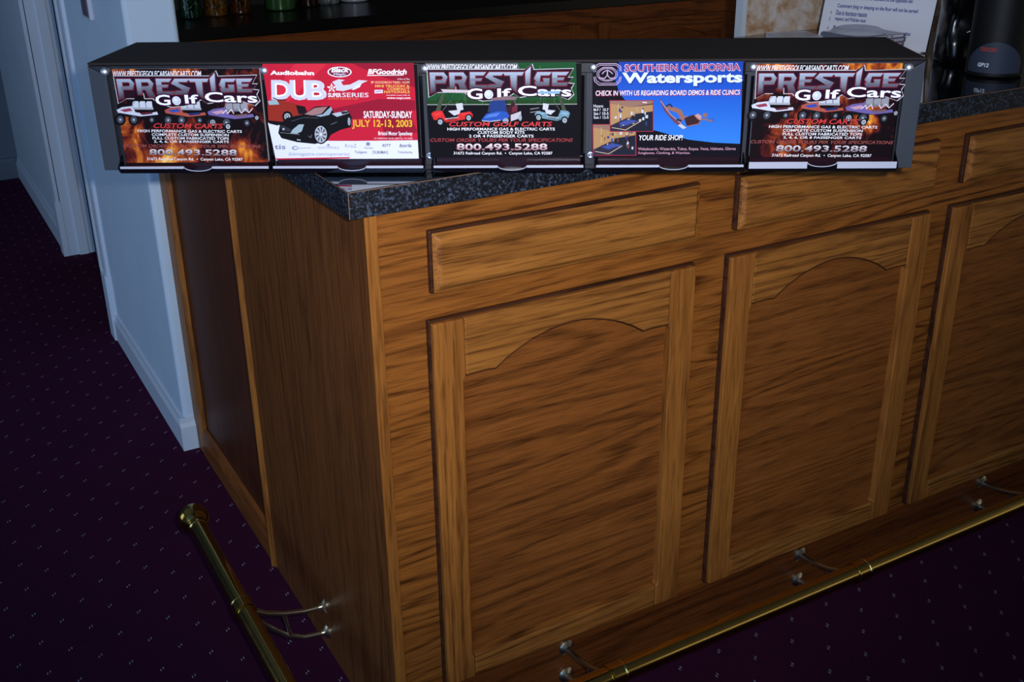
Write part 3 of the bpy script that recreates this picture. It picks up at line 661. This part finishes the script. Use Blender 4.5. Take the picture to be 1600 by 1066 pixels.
def flyer_green(p):
    p.poly([(674, 93), (908, 92), (909, 156), (676, 156.5)], (26, 78, 42)); p.poly([(676, 150), (909, 149), (909, 156), (676, 156.5)], (34, 66, 32))
    for k in range(150):
        x = random.uniform(678, 907); y = random.choice((random.uniform(140, 156), random.uniform(96, 156))); p.line([(x, y), (x+random.uniform(-2.5, 2.5), y-random.uniform(3, 7))], 0.7, random.choice(((44, 104, 44), (16, 50, 30), (66, 130, 58), (22, 64, 48))))
    p.poly([(674, 93), (818, 92.6), (822, 105), (676, 105)], (96, 96, 104))
    p.line([(676, 156.4), (909, 155.6)], 1.4, (150, 160, 150)); p.poly([(676, 157), (909, 156.2), (911, 238), (680, 240)], (12, 9, 18))
    brand_block(p)
    q1 = lambda a, b: (682+a*0.665, 148+b*0.66)
    cart(p, q1, (208, 48, 48), (206, 190, 196), (206, 204, 210)); wheel(p, 696, 183, 5.8, (168, 190, 198)); wheel(p, 740.5, 176.5, 5.6, (168, 190, 198))
    q2 = lambda a, b: (898-a*0.56, 149+b*0.6)
    cart(p, q2, (112, 146, 164), (140, 178, 204), (206, 206, 214)); wheel(p, 849, 176, 5.6, (168, 186, 194)); wheel(p, 889.5, 180.5, 5.8, (168, 186, 194))
    p.line([(836, 163), (850, 161)], 1.0, (150, 156, 160)); p.line([(836, 168), (852, 166)], 1.0, (150, 156, 160))
    # blue cart, three-quarter front
    p.poly([(795, 166), (812, 150), (818, 172), (821, 178), (806, 182)], (60, 26, 40)); p.poly([(806, 172), (822, 166), (822, 176), (806, 182)], (196, 190, 196)); p.poly([(808, 160), (817, 157), (816, 166), (808, 168)], (110, 40, 54))
    p.poly([(775, 150), (797, 148), (800, 166), (772, 168)], (36, 60, 124)); p.line([(774, 150), (771, 168)], 1.4, (60, 62, 76)); p.line([(799, 146), (801, 168)], 1.4, (40, 34, 48))
    p.poly([(760, 180), (768, 170), (786, 166), (800, 167), (804, 174), (798, 183), (790, 180), (776, 182)], (44, 84, 176)); p.poly([(764, 177), (772, 171), (790, 168), (784, 174)], (84, 124, 206)); p.line([(761, 181), (774, 182), (790, 180)], 1.2, (190, 200, 214))
    p.poly([(775, 146), (800, 142.5), (818, 144), (812, 148.5), (778, 149.5)], (132, 104, 112)); p.disc(798, 181, 4.6, (150, 160, 176), 4.2); p.disc(820.5, 176, 2.6, (160, 168, 180), 5); p.line([(812, 148), (814, 160)], 0.8, (110, 104, 110))
    p.text('CUSTOM GOLF CARTS', 709, 871, 182, 190.4, (70, 14, 20), 0.03, 0.2); p.text('CUSTOM GOLF CARTS', 710, 870, 182.6, 189.8, (220, 66, 70), 0.012, 0.2)
    p.text('HIGH PERFORMANCE GAS & ELECTRIC CARTS', 707, 874, 191.8, 196.2, (240, 238, 244), 0.016); p.text('CUSTOM BODY KITS', 754, 827, 197.2, 201.6, (240, 238, 244), 0.016); p.text('2 OR 4 PASSENGER CARTS', 740.5, 841, 202.8, 207.2, (240, 238, 244), 0.016)
    p.text('CUSTOM ORDER YOURS PER YOUR SPECIFICATIONS', 680, 902, 208.6, 214.2, (168, 62, 66), 0.012, 0.2)
    p.text('800.493.5288', 720, 863, 216.4, 228.2, (120, 30, 40), 0.045); p.text('800.493.5288', 721, 862, 217, 227.6, None, 0.02, 0, 0, ((250, 246, 250), (150, 120, 128)))
    p.text('31672 Railroad Canyon Rd.  \u2022  Canyon Lake, CA 92587', 716, 870, 230, 235.8, (244, 240, 244), 0.012)

def flyer_water(p):
    BK = (14, 12, 24)
    p.poly([(934, 92), (1163, 93), (1160, 240), (932, 238)], BK)
    p.grad([(974, 92), (1165, 93), (1163, 132), (1162, 180), (1160, 219), (1120, 217), (1080, 212), (1045, 202), (1024, 196), (1000, 170), (975, 140), (968, 118)], [(92, (28, 62, 158)), (135, (30, 86, 196)), (180, (38, 108, 216)), (219, (52, 128, 222))])
    K = (186, 160, 190)
    for r_ in (10.5, 8.8):                                   # round emblem with a bracket frame
        p.line([(956+r_*1.5*math.cos(a_), 110.5+r_*math.sin(a_)) for a_ in [k*math.pi/14 for k in range(29)]], 1.0, K)
    p.line([(935.5, 107), (936, 99), (943, 94.6), (970, 94.6), (977, 99), (977.5, 106)], 1.3, K); p.line([(938, 107), (939, 100), (945, 97), (969, 97), (975, 101), (975.4, 106)], 0.9, K)
    p.line([(935.5, 114), (936.5, 121), (943, 126.6), (970, 126.6), (976, 121), (977.5, 114)], 1.3, K); p.line([(938, 114), (939, 119.5), (945, 124), (969, 124), (974, 119.5), (975.4, 114)], 0.9, K)
    p.line([(943, 116), (952, 116.5), (956, 112), (956.3, 104), (951, 106.5), (948, 110)], 1.5, K); p.line([(969, 116), (960, 116.5), (956.6, 112), (956.3, 104), (961, 106.5), (964.5, 110)], 1.5, K); p.line([(945, 103), (950, 100), (963, 100), (968, 103)], 1.2, K)
    p.text('SOUTHERN CALIFORNIA', 982.5, 1161, 95.2, 107.2, (222, 208, 232), 0.05); p.text('SOUTHERN CALIFORNIA', 983.5, 1160, 96, 106.4, (160, 54, 98), 0.02)
    p.text('Watersports', 978.5, 1166, 108, 131, (28, 54, 150), 0.06); p.text('Watersports', 979, 1163.5, 108, 129, (222, 232, 252), 0.038)
    p.text('CHECK IN WITH US REGARDING BOARD DEMOS & RIDE CLINICS', 937.5, 1161, 134.6, 144, (150, 40, 76), 0.035, 0.15); p.text('CHECK IN WITH US REGARDING BOARD DEMOS & RIDE CLINICS', 938, 1160, 135.2, 142.8, (244, 228, 238), 0.014, 0.15)
    for k, t_ in enumerate(('Hours:', 'M-F /  10-7', 'Sat / 10-5', 'Sun / 12-5')):
        p.text(t_, 934.5, 957.5 if k else 949.5, 156.4+k*5.9, 161+k*5.9, (226, 222, 232), 0.012)
    # two small shop views in red frames
    def shop(x0, x1, y0, y1):
        w_, h_ = x1-x0, y1-y0; Q = lambda u, v: (x0+u*w_, y0+v*h_)
        p.poly([Q(0, 0), Q(1, 0), Q(1, 1), Q(0, 1)], (168, 44, 70)); a, b = 0.02, 0.98
        p.poly([Q(a, .02), Q(b, .02), Q(b, .98), Q(a, .98)], (64, 50, 62)); p.poly([Q(a, .02), Q(b, .02), Q(b, .10), Q(.45, .22), Q(a, .10)], (148, 112, 96)); p.poly([Q(a, .1), Q(.45, .22), Q(b, .14), Q(b, .5), Q(.4, .55), Q(a, .8)], (176, 136, 92))
        p.poly([Q(.5, .45), Q(b, .35), Q(b, .98), Q(.45, .98)], (30, 34, 48)); p.poly([Q(a, .8), Q(.35, .6), Q(.7, .7), Q(.35, .98), Q(a, .98)], (46, 42, 62))
        for k in range(26):
            u, v = random.uniform(.05, .9), random.uniform(.2, .75); du, dv = random.uniform(.02, .06), random.uniform(.04, .13)
            p.poly([Q(u, v), Q(u+du, v-.01), Q(u+du, v+dv), Q(u, v+dv)], random.choice(((210, 190, 170), (66, 84, 156), (30, 26, 40), (120, 70, 60), (180, 150, 110), (200, 204, 224), (48, 60, 120))))
        p.poly([Q(.2, .72), Q(.45, .6), Q(.66, .66), Q(.36, .8)], (60, 78, 150)); p.line([Q(.05, .86), Q(.36, .94), Q(.68, .68)], 1.0, (206, 180, 140)); p.line([Q(.2, .1), Q(.2, .6)], 0.9, (206, 170, 120)); p.line([Q(.75, .06), Q(.85, .08)], 1.4, (230, 226, 230))
    shop(932.5, 1000, 187, 237); shop(959, 1027, 150, 199)
    # rider in the air on a board
    p.poly([(1036, 148), (1039, 150), (1052, 170), (1072, 188), (1078, 194), (1073, 195), (1058, 184), (1043, 166)], (110, 66, 92)); p.line([(1038, 151), (1052, 171), (1074, 191)], 0.9, (206, 170, 180)); p.poly([(1068, 187), (1078, 193), (1072, 195), (1064, 189)], (196, 196, 210))
    SK = (150, 104, 92)
    p.poly([(1046, 159), (1060, 161), (1070, 165), (1074, 175), (1080, 174), (1073, 180), (1068, 178), (1064, 170), (1047, 164)], SK); p.poly([(1064, 181), (1072, 176), (1074, 180), (1068, 184)], SK); p.line([(1046, 160), (1052, 156), (1056, 161)], 2, (40, 36, 56)); p.line([(1062, 180), (1070, 182)], 3, (40, 40, 60))
    p.poly([(1074, 178), (1084, 174), (1093, 172), (1099, 180), (1096, 186), (1078, 190)], (58, 34, 40)); p.line([(1078, 190.5), (1096, 187), (1099, 182)], 1.6, (150, 90, 92)); p.disc(1106, 173.5, 3.6, (146, 104, 96)); p.line([(1090, 173), (1096, 180), (1106, 180), (1118, 183)], 2.2, SK); p.poly([(1090, 174), (1095, 171), (1101, 175), (1099, 181)], (196, 150, 150)); p.line([(1112, 180), (1118, 178), (1119, 184)], 1.1, (70, 84, 130))
    p.text('Your Ride Shop!'.upper(), 1004.5, 1072, 204, 212.4, (246, 244, 250), 0.014, 0.25)
    p.text('Wakeboards, Waterskis, Tubes, Ropes, Vests, Helmets, Gloves', 1002.5, 1153, 223.6, 229.6, (204, 150, 170), 0.008); p.text('Sunglasses, Clothing, & Watches.', 1002.5, 1083, 230.4, 235.4, (204, 150, 170), 0.008)

def flyer(k, label, mat, art):
    a, b, z0, z1 = CARDS[k]
    t = thing('flyer_stack', label, 'flyers', DISP, DRZ, 'flyer stacks in the display pockets')
    bev(obj('paper_block', bx(a+0.0008, b-0.0006, YP+0.0005, -0.0031, z0+0.0001, z1-0.001), PAPER, t), 0.0003)
    f = obj('top_flyer', bx(a, b, YP, YP+0.0004, z0, z1), mat, t)
    art.build('lettering', f); return t
WHITE_CARD = flat('flyer_card', (14, 10, 16), 0.6, spec=0.08)
ball = [rect(772, 140), rect(282, 152), rect(1276.5, 145)]        # the golf ball of the logo on the middle, first and last flyer
off = lambda a, b: (b[0]-a[0], b[1]-a[1])
for k, at_, lab in ((0, ball[1], 'flame-printed golf car flyers in the leftmost display pocket'), (4, ball[2], 'flame-printed golf car flyers in the rightmost display pocket')):
    p = Print(*off(ball[1], at_)); flyer_flames(p)
    p.ds, p.dz = off(ball[0], at_); brand_block(p)
    p.ds, p.dz = off(ball[1], at_); flyer_flames_text(p); flyer(k, lab, FLAME, p)
p = Print(); flyer_dub(p); flyer(1, 'red and white car show flyers with a black convertible, dated July 12-13', WHITE_CARD, p)
p = Print(); flyer_green(p); flyer(2, 'green and black golf cart flyers in the middle display pocket', WHITE_CARD, p)
p = Print(); flyer_water(p); flyer(3, 'blue water sports flyers with a rider in the air', WHITE_CARD, p)

# ------------------------------------------------------------------ right side of the countertop
# notice in a clear holder
TH = math.radians(-72)
sg = thing('notice_holder', 'white notice with blue text leaning in a holder on the counter', 'sign', (1.5535, 0.358, TOPZ), TH)
SWD, SHT, LEAN = 0.275, 0.235, 0.22
def sp(u, v, d=0.0):      # u to the left edge along the notice, v up the sheet, d off its face (towards the customers)
    return Vector((-SWD+u*SWD, 0.0, 0.0)) + Vector((0, math.sin(LEAN), math.cos(LEAN)))*(v*SHT) + Vector((0, -math.cos(LEAN), math.sin(LEAN)))*d
def sheet(bm, u0, u1, v0, v1, d0, d1):
    v = [bm.verts.new(sp(u, vv, d)) for u in (u0, u1) for d in (d0, d1) for vv in (v0, v1)]
    for f in ((0,1,3,2),(4,6,7,5),(0,4,5,1),(2,3,7,6),(0,2,6,4),(1,5,7,3)): bm.faces.new([v[i] for i in f])
bm = B(); sheet(bm, -0.006, 1.006, 0.02, 1.01, -0.004, -0.001); obj('holder_back', bm, flat('dark_holder', (16, 14, 30), 0.25), sg)
bm = B(); sheet(bm, 0, 1, 0.014, 1, -0.0008, 0.0); pap = obj('notice_sheet', bm, PAPER, sg)
bm = B(); box(bm, -SWD+0.01, -0.01, -0.003, 0.03, 0.0003, 0.003); obj('holder_foot', bm, PAPER, sg)
class SPrint(Print):
    def P(s, x, y): return tuple(sp(x, y, 0.0003+s.k*1.2e-5))
n = SPrint(); BL = (44, 60, 140)
rows = [(0.145, '6', 'Please order before a beverage percentage or tips', 0.84), (0.235, '5', 'respect, and Policies must', 0.42), (0.30, '4', 'Due to insurance reasons', 0.42), (0.365, '', 'Customers lying or sleeping on the floor will not be served', 0.86),
        (0.455, '3', 'closed. Practice limited to members of the opposite sex', 0.80), (0.52, '', 'Promotions conducted by the Bartender will be conducted after Bar is', 0.93), (0.61, '2', 'tips are', 0.30), (0.675, '', 'all customers must be kind at the discretion of the Bartender must Customers', 0.94), (0.77, '1', 'House rules for all customers', 0.7), (0.87, '', 'Customers of the bar please note', 0.8)]
for v, num, t_, wd in rows:
    if num: n.text(num, 0.075, 0.088, v+0.036, v, BL, 0.0)
    n.text(t_, 0.13, wd, v+0.046, v-0.004, BL, 0.022)
n.build('lettering', pap)

# stacked disc cases on a white tray, clear lid on top, loose card beside
ty = thing('paper_tray', 'flat white paper tray under the disc cases in front of the notice', 'tray', (1.395, 0.425, TOPZ), math.radians(-4))
bev(obj('tray_body', bx(-0.07, 0.08, -0.07, 0.08, 0.0, 0.022), PAPER, ty), 0.002)
CLR = clear_plastic('clear_polystyrene', (226, 230, 242), 0.42) 
def disc_case(z, rz, dx, ins, label):
    t = thing('disc_case', label, 'disc case', (1.418+dx, 0.425, TOPZ+0.0222+z), rz, 'stacked clear disc cases')
    bev(obj('insert', bx(-0.066, 0.066, -0.057, 0.057, 0.0015, 0.0078), ins, t), 0.0006)
    bm = B(); box(bm, -0.0685, 0.0685, -0.061, 0.061, 0.0002, 0.0012); box(bm, -0.0685, 0.0685, -0.061, 0.061, 0.0081, 0.0095)
    for s_ in (-1, 1): box(bm, *sorted((s_*0.0685, s_*0.0672)), -0.061, 0.061, 0.0012, 0.0081)
    obj('shell', bm, flat('case_shell', (104, 104, 120), 0.2), t)
    bm = B()
    for k in range(5): box(bm, -0.03+k*0.014, -0.021+k*0.014, -0.0573, -0.05705, 0.0036, 0.0056)
    obj('spine_lettering', bm, flat('spine_print', (70, 60, 76), 0.5), t)
disc_case(0.0, math.radians(2), 0.0, flat('pink_insert', (196, 150, 162), 0.6), 'lowest disc case of the stack, with a pink insert')
disc_case(0.0097, math.radians(0), 0.003, flat('grey_insert', (190, 190, 206), 0.6), 'middle disc case of the stack, with a pale insert')
disc_case(0.0194, math.radians(-3), 0.0, flat('white_insert', (206, 206, 220), 0.6), 'top disc case of the stack, under the clear round lid')
bm = B(); lathe(bm, [(0.060, 0), (0.0615, 0.001), (0.058, 0.006), (0.045, 0.012), (0.02, 0.0155), (0, 0.016)], (0, 0, 0), (0, 0, 1), 36)
ld = obj('round_cover', bm, CLR, None, None, 50); ld.location = (1.405, 0.43, TOPZ+0.0222+0.0292); tag(ld, 'clear shallow round plastic lid lying on the top disc case', 'lid')
cb = thing('clear_box', 'small clear plastic box left of the stacked disc cases', 'box', (1.335, 0.56, TOPZ), math.radians(-20))
bm = B()
for q in ((-0.05, 0.05, -0.05, 0.05, 0.0, 0.0015), (-0.05, 0.05, -0.05, -0.0485, 0.0016, 0.035), (-0.05, 0.05, 0.0485, 0.05, 0.0016, 0.035), (-0.05, -0.0485, -0.0484, 0.0484, 0.0016, 0.035), (0.0485, 0.05, -0.0484, 0.0484, 0.0016, 0.035)): box(bm, *q)
obj('box_body', bm, CLR, cb)
bev(obj('box_lid', bx(-0.051, 0.051, -0.051, 0.051, 0.0352, 0.038), CLR, cb), 0.001)
bm = B(); prism(bm, [(-0.06, -0.05), (0.06, -0.05), (0.06, 0.05), (-0.06, 0.05)], 0.0002, 0.0007, 2)
lf = obj('leaflet', bm, PAPER); lf.location = (1.525, 0.72, TOPZ); lf.rotation_euler = (0, 0, math.radians(4)); tag(lf, 'white leaflet with an orange corner lying by the mottled column', 'leaflet')
bm = B(); prism(bm, [(-0.035, 0.049), (0.059, 0.049), (0.059, -0.02)], 0.0009, 0.0011, 2); obj('orange_corner', bm, flat('orange_print', (196, 104, 66), 0.6), lf)

# black vinyl bag, wrinkled
bag = thing('vinyl_bag', 'shiny black wrinkled vinyl bag between the notice and the canister', 'bag', (1.545, 0.235, TOPZ), math.radians(-30))
bm = B(); NU, NV = 40, 30
rings = []
from mathutils import noise as mn
for j in range(NV+1):
    v = j/NV; ring = []
    for i in range(NU):
        a = 2*math.pi*i/NU; cx, sy = math.cos(a), math.sin(a)
        e = 0.5; x = 0.068*math.copysign(abs(cx)**e, cx); y = 0.050*math.copysign(abs(sy)**e, sy)
        d = mn.noise((x*22, y*22, v*5.0))*0.010 + mn.noise((x*60, y*60, v*14))*0.004
        k = 1-0.25*v**3; 
        if j in (0,): d *= 0.2
        ring.append(bm.verts.new((x*k+cx*d, y*k+sy*d, 0.0005+v*0.30)))
    rings.append(ring)
for j in range(NV):
    for i in range(NU): bm.faces.new((rings[j][i], rings[j][(i+1) % NU], rings[j+1][(i+1) % NU], rings[j+1][i]))
bm.faces.new(rings[0][::-1]); bm.faces.new(rings[-1])
obj('bag_body', bm, flat('black_vinyl', (4, 4, 6), 0.2, spec=0.35), bag, None, 180)
bm = B(); tube(bm, [(-0.035, -0.062, 0.07), (-0.015, -0.066, 0.082), (0.012, -0.066, 0.078), (0.035, -0.060, 0.085)], [0.004, 0.007, 0.007, 0.004], 10)
obj('bag_tie', bm, flat('black_glossy_tie', (20, 22, 28), 0.12, spec=0.8), bag, None, 60)

# black canister with a grey label patch; its grey paints in the sheen
can = thing('canister', 'matte black round canister with grey painted-sheen label at the counter edge, far right', 'canister', (1.452, 0.095, TOPZ))
CR = 0.055
bm = B(); lathe(bm, [(0, 0.0005), (CR-0.004, 0.0005), (CR, 0.004), (CR, 0.30), (CR-0.01, 0.32), (0, 0.325)], n=48); obj('canister_body', bm, flat('matte_black', (4, 4, 7), 0.6, spec=0.3), can, None, 40)
bm = B(); fa = math.atan2(CAM.y-0.095, CAM.x-1.452); NL = 24; lo, hi = [], []
for k in range(NL+1):
    u = k/NL; a = fa - math.radians(62) + math.radians(124)*u
    zt = 0.030 + 0.042*math.sin(math.pi*u)**0.7
    lo.append(bm.verts.new(((CR+0.0006)*math.cos(a), (CR+0.0006)*math.sin(a), 0.010))); hi.append(bm.verts.new(((CR+0.0006)*math.cos(a), (CR+0.0006)*math.sin(a), zt)))
for k in range(NL): bm.faces.new((lo[k], lo[k+1], hi[k+1], hi[k]))
lb = obj('label_sheen', bm, flat('label_sheen_grey', (46, 54, 70), 0.6, spec=0.3), can, None, 180)
class CPrint(Print):
    def P(s, x, y):
        a = fa + x/CR; return ((CR+0.0010)*math.cos(a), (CR+0.0010)*math.sin(a), y)
c = CPrint(); c.text('DIXON', -0.030, 0.000, 0.061, 0.053, (190, 60, 48), 0.02); c.build('lettering', lb)
c = CPrint(); c.text('GP12', -0.032, -0.010, 0.030, 0.022, (220, 228, 238), 0.03, 0.2); c.build('model_lettering', lb)

# ------------------------------------------------------------------ back bar
BY = 2.8
bb = thing('back_bar_cabinet', 'oak back bar cabinet with arched doors behind the display', 'cabinet', (0.12, BY, 0))
obj('carcass', bx(0.12, 3.62, BY, 3.4, 0, 0.899), OAKB, bb, bb.location)
for a, b in ((0.45, 1.30), (1.38, 2.19), (2.29, 3.06), (3.14, 3.58)):
    d = bev(obj('door', bx(a+0.02, b-0.02, BY-0.005, BY-0.0005, 0.12, 0.81), OAKB, bb, bb.location), 0.001)
    for p0, p1 in ((a, a+0.06), (b-0.06, b)): bev(obj('stile', bx(p0, p1, BY-0.02, BY-0.0005, 0.10, 0.835), OAKBZ, d, bb.location), 0.003)
    ar = arch(a+0.0602, b-0.0602, 0.735)
    bm = B(); prism(bm, ar + [(b-0.0602, 0.835), (a+0.0602, 0.835)], BY-0.0195, BY-0.0005, 1); bev(obj('top_rail', bm, OAKB, d, bb.location), 0.003)
    bm = B(); box(bm, a+0.0602, b-0.0602, BY-0.0195, BY-0.0005, 0.10, 0.16); bev(obj('bottom_rail', bm, OAKB, d, bb.location), 0.003)
bt = obj('back_counter', bx(0.10, 3.64, BY-0.03, 3.42, 0.900, 0.945), BLACKTOP); tag(bt, 'black counter on the back bar, under the bottles', 'countertop'); bev(bt, 0.003)
struct(obj('wall_bar', bx(0.094, 4.2, 3.43, 3.5, 0, 2.6), flat('dark_bar_wall', (40, 34, 34), 0.8)))

def bottle(x, y, r, h, glass_c, label, cat='bottle', cap=(20, 20, 22), liquid=None, square=False, op=False, lab=None):
    t = thing('bottle', label, cat, (x, y, 0.9455), 0, 'bottles on the back bar')
    prof = [(0, 0.0), (r*0.86, 0.0), (r, 0.006), (r, h*0.52), (r*0.93, h*0.60), (r*0.45, h*0.72), (r*0.32, h*0.80), (r*0.32, h*0.94)]
    m = flat('bottle_'+str(len(bpy.data.materials)), glass_c, 0.2) if op else tinted('bottle_glass_'+str(len(bpy.data.materials)), glass_c)
    bm = B(); lathe(bm, prof + [(0, h*0.94)], n=(4 if square else 24)); obj('glass_body', bm, m, t, None, 40)
    bm = B(); lathe(bm, [(0, h*0.9405), (r*0.37, h*0.9405), (r*0.37, h), (0, h)], n=16); obj('cap', bm, flat('bottle_cap', cap, 0.4), t, None, 40)
    bm = B(); lathe(bm, [(r+0.0006, h*0.30), (r+0.0006, h*0.50)], n=24); obj('bottle_label', bm, flat('bottle_label_paper', lab or (120, 110, 80), 0.7), t, None, 180)
bottle(0.555, 3.10, 0.042, 0.30, (12, 66, 42), 'dark green bottle nearest the white wall on the back bar')
bottle(0.660, 3.12, 0.045, 0.31, (140, 92, 24), 'amber bottle beside the dark green one on the back bar', lab=(140, 90, 40))
bottle(0.765, 3.14, 0.043, 0.29, (104, 56, 16), 'brown bottle between the amber and light green ones', lab=(120, 70, 30))
bottle(0.945, 3.17, 0.062, 0.30, (50, 94, 46), 'wide light green bottle on the back bar', op=True, lab=(52, 96, 48))
bottle(1.085, 3.22, 0.045, 0.28, (60, 30, 26), 'dark brown bottle right of the wide green one', lab=(50, 28, 26))
bottle(1.190, 3.25, 0.045, 0.30, (170, 180, 180), 'clear bottle second from the right on the back bar', lab=(70, 74, 70))
bottle(1.320, 3.28, 0.062, 0.30, (196, 200, 214), 'white bottle last on the right of the back bar row', op=True, lab=(170, 172, 188))
